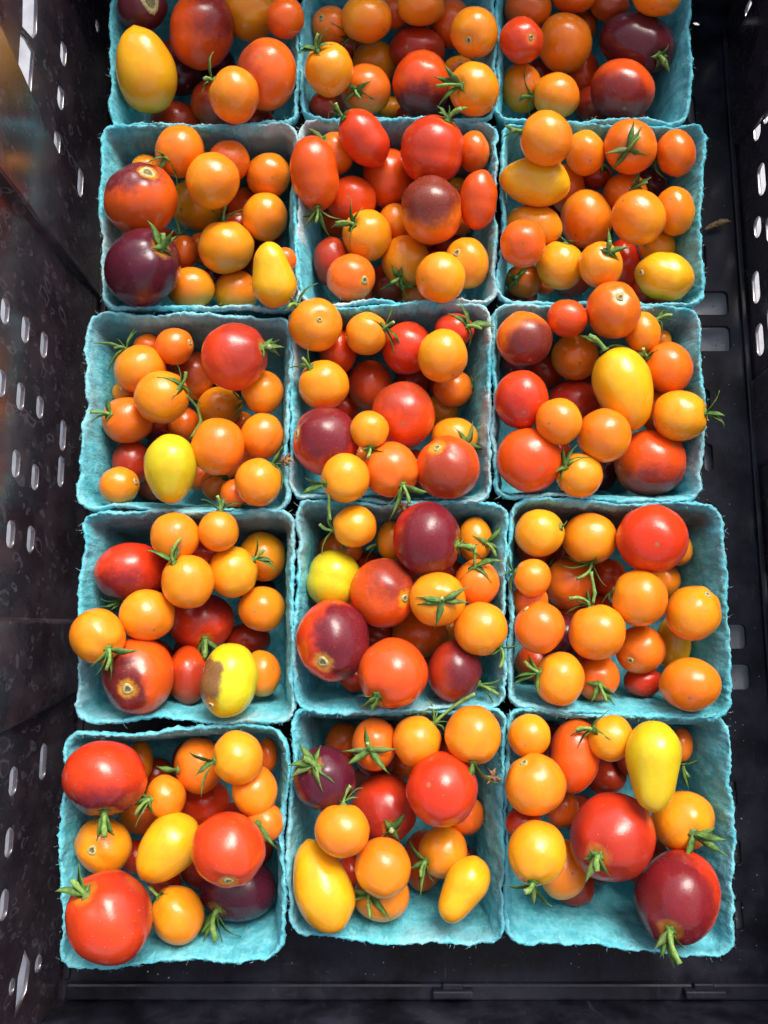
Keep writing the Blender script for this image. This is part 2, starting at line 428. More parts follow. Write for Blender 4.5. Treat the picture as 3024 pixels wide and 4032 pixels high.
'43': '''1240 390 100 110 0 g 0
460 830 72 72 0 d 0
220 745 92 90 0 d 0
1150 600 105 112 0 g 0
760 590 122 132 0 v 0
1210 1030 118 190 0 y 0; k E
255 1165 138 120 0 v 0
1000 1298 130 106 0 r 0
680 1270 151 156 0 d 1; c 700 1318; s 748 1432; t 598 1300 640 1440 800 1455 835 1402
490 625 166 178 0 d 1; c 345 500; t 400 440 385 500
980 1078 171 160 0 d 2; b 912 1152 22
285 277 165 159 0 g 2; c 432 235; t 472 195
630 315 185 172 0 o 2; c 645 478; s 542 592; t 470 438 430 495 678 430 748 638
240 585 125 126 0 o 3; c 120 550; t 80 405 32 550 95 698
288 928 168 172 0 d 3; b 190 793 20
1340 828 190 183 0 o 3; b 1442 700 22
682 958 192 186 0 o 4; c 635 778; s 485 722; t 615 655 463 828 470 745; w 655 760 668 690 640 540
975 725 189 188 0 o 4; c 795 675; t 705 770 790 792
1060 317 244 226 0 r 4
425 1280 167 181 0 o 3; c 285 1235; s 185 1158; t 208 1110 118 1275 98 1322 288 1392
1320 1318 206 176 5 o 3''',
'51': '''1420 250 62 110 0 d 0
590 290 78 130 0 g 0
740 1090 110 110 0 r 0
560 920 110 110 0 r 0
1400 690 92 92 0 d 0; c 1355 705; t 1478 862 1330 678
1000 560 175 160 0 r 0
590 650 138 118 0 d 0
345 845 180 183 0 g 2; b 272 875 28
968 320 152 183 0 d 1; c 832 352; t 695 325
1333 487 145 163 0 o 1
1225 1122 242 214 0 k 1; p -.1 .1 0.84 .1; c 1090 1262; s 1085 1452; t 985 1422 1010 1455 1125 1458 1242 1428
828 1295 166 192 0 o 2; c 705 1180; s 640 1110; t 655 1332 772 1165
355 398 268 240 0 r 3; p 0 .95 0.86 .62; c 350 625; s 350 780; t 300 802 418 768 285 700
1222 270 162 172 0 g 3; c 1068 290; t 905 228 942 390 990 520
750 528 130 142 0 o 3; c 650 545; s 558 640; t 540 448 508 572 682 632 558 722
765 858 174 250 220 y 3; k T
1160 866 235 240 0 r 4; b 1160 1078 30
385 1310 276 306 15 r 4; p .6 -.7 0.45 .7; c 225 1165; s 140 1072; t 188 952 262 1088 38 1155 130 1232''',
'52': '''440 380 122 128 0 d 0
850 540 72 72 0 d 0
490 1280 92 120 0 r 0
1280 890 125 135 0 d 0
985 1200 130 206 0 v 0
655 400 150 178 0 d 2; c 625 435; s 608 392; t 590 280 432 450 448 552 758 604 818 432
310 635 207 220 0 k 2; p 0 .2 0.80 .3; c 240 545; s 172 502; t 135 395 288 412 62 552 78 642 302 728 378 670
720 842 220 236 0 r 2; p .1 .6 0.50 .5; c 770 975; s 770 990; t 862 865 715 912 698 1032 825 1060
700 1440 188 178 0 o 2; c 630 1430; s 630 1592; t 478 1405 462 1495 780 1622 705 1470
945 380 162 172 0 o 3; c 1060 262; s 1340 60; t 1020 85 1070 115 1138 325 1160 250
1118 710 237 250 0 r 3
1332 338 188 197 0 o 4; c 1335 520; t 1228 662 1285 668 1498 658; f 1465 620
435 995 184 183 0 o 4; c 440 810; s 488 680; t 268 735 256 862 578 698 545 765
1128 1140 163 178 0 o 3; c 1010 1205; s 975 1312; t 898 1062 898 1258 975 1452 1068 1348
712 1248 187 206 0 o 4
295 1375 190 316 -17 y 3; k T
1262 1400 150 240 208 y 3; k P''',
'53': '''740 530 132 112 0 m 0
200 830 85 85 0 m 0
540 1255 126 118 0 m 0
1225 320 82 110 0 d 0; c 1240 438; s 1282 520; t 1392 385 1282 612
450 735 110 125 0 d 1
238 262 136 140 0 g 1
535 385 162 238 5 v 2; k E
1240 815 200 195 0 o 1; c 1310 895; t 1432 850 1245 1088 1522 1036 1516 930
460 1130 162 192 0 o 2
1205 1312 272 302 0 r 3; p -.55 .15 0.82 .12; c 1160 1525; s 1222 1722; t 1098 1692 1188 1748 1262 1640 1058 1640
288 1020 185 209 0 g 3; c 265 1215; s 215 1272; t 85 1222 272 1356 382 1360
770 275 146 148 0 g 3; c 655 220; s 542 225; t 758 93 778 286 508 262 558 338
275 580 193 197 0 o 4; b 205 435 24
1050 455 184 292 178 l 4; k P
778 918 275 285 0 r 4; p -.1 .4 0.35 .4; c 690 1040; s 685 1135; t 595 1062 612 1210 780 1165 640 1000''',
}
# ------------------------------------------------------------------ table and crate
FLOOR_Z = -.070
tbl = mesh_obj('table', [(-2, -2, -.080), (2, -2, -.080), (2, 2, -.080), (-2, 2, -.080)], [(0, 1, 2, 3)], TABLE, smooth=False)
tag(tbl, kind='structure')

def pill(cx, cy, L, W, n=6, ang=0.):
    """rounded slot outline, L along x, W along y"""
    r = min(L, W) / 2; pts = []
    hx, hy = L / 2 - r, W / 2 - r
    for k, (sx, sy) in enumerate(((1, 1), (-1, 1), (-1, -1), (1, -1))):
        for i in range(n + 1):
            a = math.pi / 2 * (k + i / n)
            pts.append((sx * hx + r * math.cos(a), sy * hy + r * math.sin(a)))
    ca, sa = math.cos(ang), math.sin(ang)
    out = []
    for x, y in pts:
        p = (cx + x * ca - y * sa, cy + x * sa + y * ca)
        if not out or (abs(p[0] - out[-1][0]) + abs(p[1] - out[-1][1])) > 1e-6: out.append(p)
    return out
def rrect(cx, cy, L, W, r, n=4):
    pts = []
    for k, (sx, sy) in enumerate(((1, 1), (-1, 1), (-1, -1), (1, -1))):
        for i in range(n + 1):
            a = math.pi / 2 * (k + i / n)
            pts.append((cx + sx * (L / 2 - r) + r * math.cos(a), cy + sy * (W / 2 - r) + r * math.sin(a)))
    return pts
def panel(name, outline, holes, thick, M, mat, parent):
    """flat sheet with holes, extruded and given a rounded edge"""
    cu = bpy.data.curves.new(name, 'CURVE'); cu.dimensions = '2D'; cu.fill_mode = 'BOTH'
    cu.extrude = thick / 2 - .0005; cu.bevel_depth = .0005; cu.bevel_resolution = 1; cu.offset = -.0005
    for loop in [outline] + holes:
        sp = cu.splines.new('POLY'); sp.points.add(len(loop) - 1); sp.use_cyclic_u = True
        for p, q in zip(sp.points, loop): p.co = (q[0], q[1], 0, 1)
    tmp = bpy.data.objects.new('tmp', cu); COL.objects.link(tmp)
    dg = bpy.context.evaluated_depsgraph_get(); dg.update()
    me = bpy.data.meshes.new_from_object(tmp.evaluated_get(dg)); me.name = name
    bpy.data.objects.remove(tmp); bpy.data.curves.remove(cu)
    me.materials.clear(); me.materials.append(mat); me.transform(M)
    return link(bpy.data.objects.new(name, me), parent)
def box(name, x0, x1, y0, y1, z0, z1, mat, parent, bev=.0008):
    b = bmesh.new(); bmesh.ops.create_cube(b, size=1)
    bmesh.ops.scale(b, vec=(x1 - x0, y1 - y0, z1 - z0), verts=b.verts)
    bmesh.ops.translate(b, vec=((x0 + x1) / 2, (y0 + y1) / 2, (z0 + z1) / 2), verts=b.verts)
    bmesh.ops.bevel(b, geom=b.edges[:], offset=bev, segments=2, affect='EDGES', profile=.5)
    me = bpy.data.meshes.new(name); b.to_mesh(me); b.free(); me.materials.append(mat)
    return link(bpy.data.objects.new(name, me), parent)

crate = link(bpy.data.objects.new('plastic_crate', None)); crate.location = (0, 0, 0)
tag(crate, 'glossy black slotted plastic harvest crate holding all the turquoise baskets', 'crate')
XL, XR, YF, YB, WT = -.190, .243, -.219, .428, .0024
ZT = .100
AXY = Matrix(((1, 0, 0, 0), (0, 1, 0, 0), (0, 0, 1, FLOOR_Z - .0015), (0, 0, 0, 1)))   # sheet lying flat
def AYZ(x): return Matrix(((0, 0, 1, x), (1, 0, 0, 0), (0, 1, 0, 0), (0, 0, 0, 1)))      # sheet in the y-z plane
def AXZ(y): return Matrix(((1, 0, 0, 0), (0, 0, -1, y), (0, 1, 0, 0), (0, 0, 0, 1)))     # sheet in the x-z plane
# floor
holes = []
def fl(px, py, wpx, hpx, slot=True):
    a, b = at_z(px - wpx / 2, py - hpx / 2, FLOOR_Z), at_z(px + wpx / 2, py + hpx / 2, FLOOR_Z)
    cx, cy, L, W = (a.x + b.x) / 2, (a.y + b.y) / 2, abs(b.x - a.x), abs(a.y - b.y)
    holes.append(pill(cx, cy, L, W) if slot else rrect(cx, cy, L, W, .0028))
for q in ((2724, 430, 36, 110), (2764, 1012, 40, 110), (2779, 1582, 40, 100), (2791, 1802, 40, 106), (2788, 2010, 36, 60), (2886, 3124, 36, 100), (2903, 3355, 36, 100), (2912, 3606, 36, 116),
          (2767, 47, 36, 26), (2745, 88, 30, 20), (2850, 2260, 30, 90)): fl(*q)
for q in ((2775, 1193, 190, 90), (2785, 1333, 190, 96), (2862, 2507, 160, 94), (2872, 2666, 172, 98)): fl(*q, slot=False)
for gx in range(-4, 5):                       # the slots that go on under the baskets
    for gy in range(-3, 8):
        x, y = gx * .042 - .005, gy * .05 + .02
        if x < .18: holes.append(pill(x, y, .007, .020))
panel('base_panel', [(XL - .004, YF - .004), (XR + .004, YF - .004), (XR + .004, YB + .004), (XL - .004, YB + .004)], holes, .003, AXY, FLOORP, crate)
# left side wall
def wall_holes(x, lst, hz):
    out = []
    for px, py, L in lst:
        a, b, c = at_x(px, py - L / 2, x), at_x(px, py + L / 2, x), at_x(px, py, x)
        out.append(pill(c.y, c.z, abs(a.y - b.y), hz if L > 60 else hz * .7))
    return out
LH = [(251,210,95),(240,384,95),(226,562,95),(318,717,118),(384,101,48),(21,1224,104),(101,1297,108),(174,1357,106),(7,1507,112),(82,1559,112),(158,1602,92),(249,1713,124),(241,1855,124),(64,1825,112),(139,1878,104),
      (43,2102,110),(122,2122,106),(171,2998,138),(53,3076,112),(37,3317,112),(17,3562,116),(152,3793,66),(48,3885,60), (-60,1430,110),(-70,1740,110),(-60,2090,110),(-70,3250,110),(-80,3500,110)]
lh = wall_holes(XL, LH, .0080)
def quad_hole(x, pts): return [(at_x(px, py, x).y, at_x(px, py, x).z) for px, py in pts]
lh.append(quad_hole(XL, [(92, -20), (150, -20), (146, 130), (132, 152), (90, 104)]))
lh.append(quad_hole(XL, [(82, 132), (112, 160), (136, 205), (122, 392), (108, 400), (72, 300)]))
lh.append(quad_hole(XL, [(100, 3735), (120, 3790), (106, 3900), (60, 4010), (72, 3850)]))
panel('side_panel', [(YF, FLOOR_Z), (YB, FLOOR_Z), (YB, ZT), (YF, ZT)], lh, WT, AYZ(XL - WT / 2), WALLP, crate)
# pilasters moulded on the left wall: tapering boxes between the slotted fields
def prism(name, prof, mat, parent):           # prof: list of rings (each a loop of points)
    n = len(prof[0]); vs = [v for r_ in prof for v in r_]; fs = []
    for k in range(len(prof) - 1):
        for i in range(n): fs.append((k * n + i, k * n + (i + 1) % n, (k + 1) * n + (i + 1) % n, (k + 1) * n + i))
    fs.append(tuple(range(n))[::-1]); fs.append(tuple((len(prof) - 1) * n + i for i in range(n)))
    o = mesh_obj(name, vs, fs, mat, parent, smooth=False)
    b = bmesh.new(); b.from_mesh(o.data); bmesh.ops.recalc_face_normals(b, faces=b.faces)
    bmesh.ops.bevel(b, geom=b.edges[:], offset=.0012, segments=3, affect='EDGES', profile=.5)
    b.to_mesh(o.data); b.free(); return o
def pilaster(ya0, ya1, yb0, yb1, d0, d1, x, sx):
    rings = []
    for t in (0, 1):
        z = FLOOR_Z + .001 + (ZT - FLOOR_Z) * t; y0, y1 = ya0 + (ya1 - ya0) * t, yb0 + (yb1 - yb0) * t; d = (d0 + (d1 - d0) * t) * sx
        rings.append([Vector((x - .001 * sx, y0, z)), Vector((x + d, y0 + .003, z)), Vector((x + d, y1 - .003, z)), Vector((x - .001 * sx, y1, z))])
    prism('pilaster', rings, WALLP, crate)
pilaster(.212, .212, .250, .288, .0015, .008, XL, 1)
pilaster(-.062 + .019, -.062, .004, .004, .0015, .007, XL, 1)
pilaster(.10, .09, .16, .168, .002, .010, XR, -1)
pilaster(.325, .30, .40, .41, .002, .010, XR, -1)
# right side wall
RH = [(2977,490,130),(2997,705,130),(3003,322,75),(3016,447,75),(2981,894,84),(2975,1131,130),(2990,1337,130),(3018,1548,84),(2945,40,70),(2920,140,66),(2937,272,40),(3030,900,110),(3035,1250,110),(3040,2000,110),(3040,2300,110),(3045,2700,110)]
panel('side_panel', [(YF, FLOOR_Z), (YB, FLOOR_Z), (YB, ZT), (YF, ZT)], wall_holes(XR, RH, .0095), WT, AYZ(XR + WT / 2), WALLP, crate)
eh = [pill(x * .036 + .027, z, .014, .009) for x in range(-5, 6) for z in (-.02, .012)]
panel('end_panel', [(XL - .002, FLOOR_Z), (XR + .002, FLOOR_Z), (XR + .002, .095), (XL - .002, .095)], eh, WT, AXZ(YB + WT / 2), FLOORP, crate)
panel('end_panel', [(XL - .002, FLOOR_Z), (XR + .002, FLOOR_Z), (XR + .002, .040), (XL - .002, .040)], [pill(x * .036 + .027, .0, .014, .009) for x in range(-5, 6)], WT, AXZ(YF - WT / 2), FLOORP, crate)
# moulded ledge at the foot of the front and right walls, with the hinge clips
box('ledge', XL + .003, XR - .004, YF + .0005, YF + .010, FLOOR_Z - .0005, FLOOR_Z + .0035, FLOORP, crate, .0015)
box('ledge', XR - .0045, XR - .0008, YF + .012, YB - .01, FLOOR_Z - .0005, FLOOR_Z + .003, FLOORP, crate, .001)
box('ledge', XL + .0008, XL + .0045, YF + .012, YB - .01, FLOOR_Z - .0005, FLOOR_Z + .003, FLOORP, crate, .001)
for px in (1780, 2760):
    p = at_z(px, 3950, FLOOR_Z)
    box('hinge_clip', p.x - .012, p.x + .012, YF + .004, YF + .0085, FLOOR_Z + .003, FLOOR_Z + .0095, FLOORP, crate, .001)
    box('hinge_clip', p.x - .006, p.x + .006, YF + .0055, YF + .0115, FLOOR_Z + .0032, FLOOR_Z + .0070, FLOORP, crate, .001)

# ------------------------------------------------------------------ baskets
ROWN = {'1': 'top-row', '2': 'second-row', '3': 'third-row', '4': 'fourth-row', '5': 'bottom-row'}
COLN = {'1': 'left', '2': 'middle', '3': 'right'}
BLOOK = {'11': 'shaded turquoise pulp basket with two big yellow tomatoes', '12': 'turquoise pulp basket of mostly orange tomatoes with spidery stems',
 '13': 'shaded turquoise pulp basket with a large near-black tomato', '21': 'turquoise pulp basket with grey-brown back wall and two big purple tomatoes',
 '22': 'grey-rimmed pulp basket with red plum tomatoes piled over its edge', '23': 'turquoise pulp basket packed with orange tomatoes and a pointed yellow one',
 '31': 'turquoise pulp basket with frayed left wall and a green-yellow tomato', '32': 'whitish-rimmed pulp basket heaped with red and orange tomatoes',
 '33': 'turquoise pulp basket with a big pear-shaped yellow tomato in it', '41': 'turquoise pulp basket with a half purple yellow tomato in front',
 '42': 'turquoise pulp basket with purple-blotched red tomatoes and one lemon yellow', '43': 'turquoise pulp basket of orange tomatoes beside the right crate wall',
 '51': 'bright turquoise pulp basket with three very big red tomatoes', '52': 'bright turquoise pulp basket with two yellow pears in front',
 '53': 'bright turquoise pulp basket with empty front and overhanging purple tomato'}
DEPTH = .066
BINFO = {}
def basket(key):
    c0, c1, c2, c3, wear, stain_shade, zo = BASKETS[key]
    rz = 0.0
    Cn = [at_z(p[0] * K, p[1] * K, rz) for p in (c0, c1, c2, c3)]     # BL BR FR FL
    ctr = sum(Cn, Vector()) / 4; Cn = [ctr + (q - ctr) * 1.018 for q in Cn]
    rnd = random.Random(hash(key) % 1000 if False else int(key) * 13)
    seed = Vector((rnd.uniform(0, 50), rnd.uniform(0, 50), rnd.uniform(0, 50)))
    N = 420
    # unit rounded square path in (s,t) in [-1,1]
    rc = .17; path = []
    segs = []
    for k, (sx, sy) in enumerate(((1, 1), (-1, 1), (-1, -1), (1, -1))):
        for i in range(13):
            a = math.pi / 2 * (k + i / 12)
            segs.append((sx * (1 - rc) + rc * math.cos(a), sy * (1 - rc) + rc * math.sin(a)))
    segs.append(segs[0]); L = [0]
    for i in range(1, len(segs)): L.append(L[-1] + math.dist(segs[i], segs[i - 1]))
    j = 0
    for i in range(N):
        d = L[-1] * i / N
        while L[j + 1] < d: j += 1
        f = (d - L[j]) / max(1e-9, L[j + 1] - L[j])
        path.append((segs[j][0] + (segs[j + 1][0] - segs[j][0]) * f, segs[j][1] + (segs[j + 1][1] - segs[j][1]) * f))
    def bil(s, t):                            # s: -1 left..1 right; t: -1 front..1 back
        a, b = (s + 1) / 2, (t + 1) / 2
        return (Cn[3] * (1 - a) + Cn[2] * a) * (1 - b) + (Cn[0] * (1 - a) + Cn[1] * a) * b
    P = []; rim = []
    # rings: (depth below the rim, inset from the outer rim in mm-ish metres, roughness)
    prof = [(DEPTH, .0125), (DEPTH * .97, .0105), (.050, .0085), (.036, .0065), (.022, .0045), (.012, .003), (.007, .0012), (.004, .0002), (.0015, -.0002), (.0002, .0003), (-.0003, .0009),
            (0, .0016), (.0008, .0021), (.0030, .0027), (.0060, .0034), (.010, .0044), (.015, .0058), (.022, .0068), (.030, .0080), (.038, .0092), (.046, .0104), (.054, .0118), (.059, .0138), (.0625, .0180), (.0640, .028)]
    for i, (s, t) in enumerate(path):
        p = bil(s, t)
        tan = (bil(*path[(i + 1) % N]) - bil(*path[i - 1])).normalized()
        nrm = Vector((tan.y, -tan.x, 0)); 
        if nrm.dot(p - ctr) < 0: nrm = -nrm
        a = noise.noise(p * 28 + seed) * .0034 + noise.noise(p * 75 + seed) * .0007      # wall waviness
        zn = noise.noise(p * 45 + seed * 2) * .0018 + noise.noise(p * 170 + seed) * .0008 + noise.noise(p * 620 + seed) * .0007 + noise.noise(p * 1500 + seed) * .0004
        tear = max(0, noise.noise(p * 60 + seed * 3) - .25) * .006
        rim.append((p, nrm, a, zn - tear))
    V = []; ncol = len(prof)
    for i, (p, nrm, a, zn) in enumerate(rim):
        col = path[i]
        cor = min(abs(col[0]), abs(col[1])) ** 6                       # towards a corner the walls draw in together
        for k, (d, ins) in enumerate(prof):
            topness = max(0, 1 - d / .02); q = p - nrm * (ins * 1.0) + nrm * a * (1 - d / DEPTH * .8)
            f = noise.noise(q * 380 + Vector((0, 0, d * 260)) + seed) * .0007 + noise.noise(q * 130 + Vector((0, 0, d * 120)) + seed) * .0011
            if d > .06: f *= .4
            q = q + nrm * f + Vector((0, 0, -d + zn * topness))
            if topness > .6: q += nrm * (noise.noise(q * 900 + seed) * .0006 + noise.noise(q * 300 + seed) * .0006)
            V.append(q - Vector((ctr.x, ctr.y, 0)))
    F = []
    for i in range(N):
        i2 = (i + 1) % N
        for k in range(ncol - 1): F.append((i * ncol + k, i2 * ncol + k, i2 * ncol + k + 1, i * ncol + k + 1))
    cb = len(V); V.append(Vector((0, 0, -.0645))); cc = len(V); V.append(Vector((0, 0, -DEPTH)))
    for i in range(N):
        i2 = (i + 1) % N
        F.append((i * ncol + ncol - 1, i2 * ncol + ncol - 1, cb)); F.append((i2 * ncol, i * ncol, cc))
    ctr2 = Vector((ctr.x, ctr.y, 0))
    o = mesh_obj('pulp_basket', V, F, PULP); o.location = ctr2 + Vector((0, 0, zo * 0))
    o['wear'] = float(wear); o['stain_shade'] = float(stain_shade)
    tag(o, BLOOK[key] + ', ' + ROWN[key[0]] + ' ' + COLN[key[1]], 'basket', 'turquoise pulp baskets packed in the crate')
    # torn fibres along the rim
    fv, ff = [], []
    for q in range(170):
        i = rnd.randrange(N); p, nrm, a, zn = rim[i]
        base = p + nrm * (a + rnd.choice((.0002, -.0016, -.0030))) + Vector((0, 0, zn - rnd.uniform(0, .0012))) - ctr2
        d = (nrm * rnd.uniform(-.6, 1.2) + Vector((rnd.uniform(-.9, .9), rnd.uniform(-.9, .9), rnd.uniform(-.1, .9)))).normalized()
        ln = rnd.uniform(.0008, .0026) * (1.5 if rnd.random() < .12 else 1); wd = rnd.uniform(.00005, .00013)
        side = d.cross(Vector((0, 0, 1))); side = side.normalized() if side.length > .1 else Vector((1, 0, 0))
        up = side.cross(d); bend = Vector((rnd.uniform(-1, 1), rnd.uniform(-1, 1), rnd.uniform(-1, 0))) * ln * .4
        k0 = len(fv)
        for m in range(3):
            t = m / 2; c = base + d * ln * t + bend * t * t; r_ = wd * (1 - t * .8)
            fv += [c + side * r_, c - side * .5 * r_ + up * .8 * r_, c - side * .5 * r_ - up * .8 * r_]
        for m in range(2):
            for e in range(3): ff.append((k0 + m * 3 + e, k0 + m * 3 + (e + 1) % 3, k0 + m * 3 + 3 + (e + 1) % 3, k0 + m * 3 + 3 + e))
    fo = mesh_obj('rim_fibres', fv, ff, FIB, o); tag(fo, kind='stuff')
    planes = []                                # inner wall planes for packing the tomatoes
    for a_, b_ in ((0, 1), (1, 2), (2, 3), (3, 0)):
        e = Cn[b_] - Cn[a_]; n_ = Vector((-e.y, e.x, 0)).normalized()
        if n_.dot(ctr - Cn[a_]) < 0: n_ = -n_
        pt = Cn[a_] + n_ * .0042; sl = .0085 / .056
        nn = (n_ + Vector((0, 0, sl))).normalized(); planes.append((pt, nn))
    BINFO[key] = dict(ctr=ctr2, planes=planes, zo=zo, C=Cn)
for k_ in BASKETS: basket(k_)

# ------------------------------------------------------------------ tomatoes
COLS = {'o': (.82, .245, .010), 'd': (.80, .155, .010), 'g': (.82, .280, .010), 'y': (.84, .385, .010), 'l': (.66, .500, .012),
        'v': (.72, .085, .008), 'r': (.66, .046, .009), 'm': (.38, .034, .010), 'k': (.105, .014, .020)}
CAMX, CAMY = CR @ Vector((1, 0, 0)), CR @ Vector((0, 1, 0))
class Tom: pass
def parse(key):
    ox, oy, s = ZOOM[key]; out = []
    X = lambda x, y: (ox + x * s, oy + y * s)
    for line in DATA[key].strip().split('\n'):
        parts = [p.strip() for p in line.split(';')]; h = parts[0].split(); t = Tom()
        t.key = key; t.s = s
        nums = [float(v) for v in h[:5]]; t.px, t.py = X(nums[0], nums[1]); t.a, t.b = nums[2] * s, nums[3] * s; t.rot = R(nums[4])
        t.col = h[5]; t.lay = int(h[6])
        if t.lay == 0 and max(nums[2:4]) < 100: t.a *= 1.35; t.b *= 1.35      # only a sliver of these shows between the others
        t.shape = 'o'; t.cal = t.stalk = t.scar = t.patch = t.dry = None; t.tips = []; t.twig = []
        for p in parts[1:]:
            q = p.split(); v = q[1:]
            if q[0] == 'k': t.shape = v[0]; continue
            v = [float(e) for e in v]
            if q[0] == 'c': t.cal = X(*v)
            elif q[0] == 's': t.stalk = X(*v)
            elif q[0] == 't': t.tips = [X(v[i], v[i + 1]) for i in range(0, len(v), 2)]
            elif q[0] == 'b': t.scar = X(v[0], v[1]) + (v[2] * s,)
            elif q[0] == 'p': t.patch = v
            elif q[0] == 'w': t.twig = [X(v[i], v[i + 1]) for i in range(0, len(v), 2)]
            elif q[0] == 'f': t.dry = X(*v)
        t.r = math.sqrt(t.a * t.b); t.rz = min(t.a, t.b) * 1.02 if t.shape != 'o' else t.r * .97
        t.d = ray(t.px, t.py)
        out.append(t)
    return out
LZ = (-.046, -.035, -.022, -.009, .003)
def setz(t, z):
    t.z = z; t.t = (CAM.z - z) / -t.d.z; t.pos = CAM + t.d * t.t; t.k = t.t / FPX
def basis(t):
    w_ = -t.d.normalized(); u_ = (CAMX - w_ * CAMX.dot(w_)).normalized(); v_ = w_.cross(u_); return u_, v_, w_
def px2uv(t, dx, dy):                          # dx right, dy up, in pixels -> metres in the tomato's own u,v
    o = CAMX * dx + CAMY * dy; dn = t.d.normalized(); o = o - dn * o.dot(dn)
    return o.dot(t.U) * t.k, o.dot(t.V) * t.k
def radius(t, dirw):                           # rough reach of the body in a world direction
    x, y, z = dirw.dot(t.U), dirw.dot(t.V), dirw.dot(t.W)
    c, s_ = math.cos(t.rot), math.sin(t.rot); xe, ye = x * c - y * s_, x * s_ + y * c
    q = math.sqrt((xe / t.a) ** 2 + (ye / t.b) ** 2 + (z / t.rz) ** 2)
    return t.k / max(q, 1e-9)
def settle(T, info):
    for t in T:
        t.U, t.V, t.W = basis(t); t.z0 = LZ[t.lay] + info['zo']; setz(t, t.z0)
    n = len(T)
    for it in range(160):
        push = [0.] * n
        for i in range(n):
            for j in range(i + 1, n):
                A, B = T[i], T[j]; dv = B.pos - A.pos; d = dv.length
                if d > (max(A.a, A.b) * A.k + max(B.a, B.b) * B.k): continue
                dn = dv / max(d, 1e-6); pen = radius(A, dn) + radius(B, dn) - d - .0004
                if pen <= 0: continue
                if B.lay > A.lay or (B.lay == A.lay and B.z >= A.z): up, lo = j, i
                else: up, lo = i, j
                dz = abs(T[up].z - T[lo].z); m = pen * min(1.2, d / max(dz, .004)) * .25
                push[up] += m * .55; push[lo] -= m * .45
        for i, t in enumerate(T):
            z = t.z + max(-.003, min(.003, push[i])) + (t.z0 - t.z) * .02
            rr = t.rz * t.k
            z = max(z, -.0645 + rr * .98)
            setz(t, min(z, .030))
            if t.z < .004:
                for pt, nn in info['planes']:
                    dd = (t.pos - pt).dot(nn) - radius(t, nn)
                    if dd < 0: setz(t, min(t.z - dd * .5, .006))
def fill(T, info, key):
    """fruit added underneath, coloured dark so the gaps between the upper ones read as shaded"""
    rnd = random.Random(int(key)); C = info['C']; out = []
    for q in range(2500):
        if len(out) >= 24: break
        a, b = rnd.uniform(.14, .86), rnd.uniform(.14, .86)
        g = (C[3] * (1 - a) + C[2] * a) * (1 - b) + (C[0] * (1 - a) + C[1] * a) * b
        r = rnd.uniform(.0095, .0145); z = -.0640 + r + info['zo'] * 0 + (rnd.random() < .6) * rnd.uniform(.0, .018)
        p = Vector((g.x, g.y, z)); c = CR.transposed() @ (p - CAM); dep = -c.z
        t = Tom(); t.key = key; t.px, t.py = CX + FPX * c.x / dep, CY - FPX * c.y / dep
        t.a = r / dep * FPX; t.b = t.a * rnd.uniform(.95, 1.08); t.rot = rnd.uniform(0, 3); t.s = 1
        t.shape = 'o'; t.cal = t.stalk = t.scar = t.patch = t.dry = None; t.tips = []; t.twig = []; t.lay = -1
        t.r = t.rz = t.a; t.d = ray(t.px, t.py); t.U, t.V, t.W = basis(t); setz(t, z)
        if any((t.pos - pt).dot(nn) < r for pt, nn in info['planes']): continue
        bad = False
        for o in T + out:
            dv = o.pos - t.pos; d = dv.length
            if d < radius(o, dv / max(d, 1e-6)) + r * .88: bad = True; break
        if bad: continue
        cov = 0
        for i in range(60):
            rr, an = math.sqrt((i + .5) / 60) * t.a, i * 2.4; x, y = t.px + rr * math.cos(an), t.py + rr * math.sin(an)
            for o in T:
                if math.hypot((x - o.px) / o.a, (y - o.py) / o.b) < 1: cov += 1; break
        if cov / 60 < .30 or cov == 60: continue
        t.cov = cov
        t.col = rnd.choice('mmkm'); out.append(t)  # dark tones put the shade of the gaps into the added fruit's colour
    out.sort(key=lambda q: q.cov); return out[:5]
ALL = []
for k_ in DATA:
    T = parse(k_); settle(T, BINFO[k_]); ALL += T + fill(T, BINFO[k_], k_)

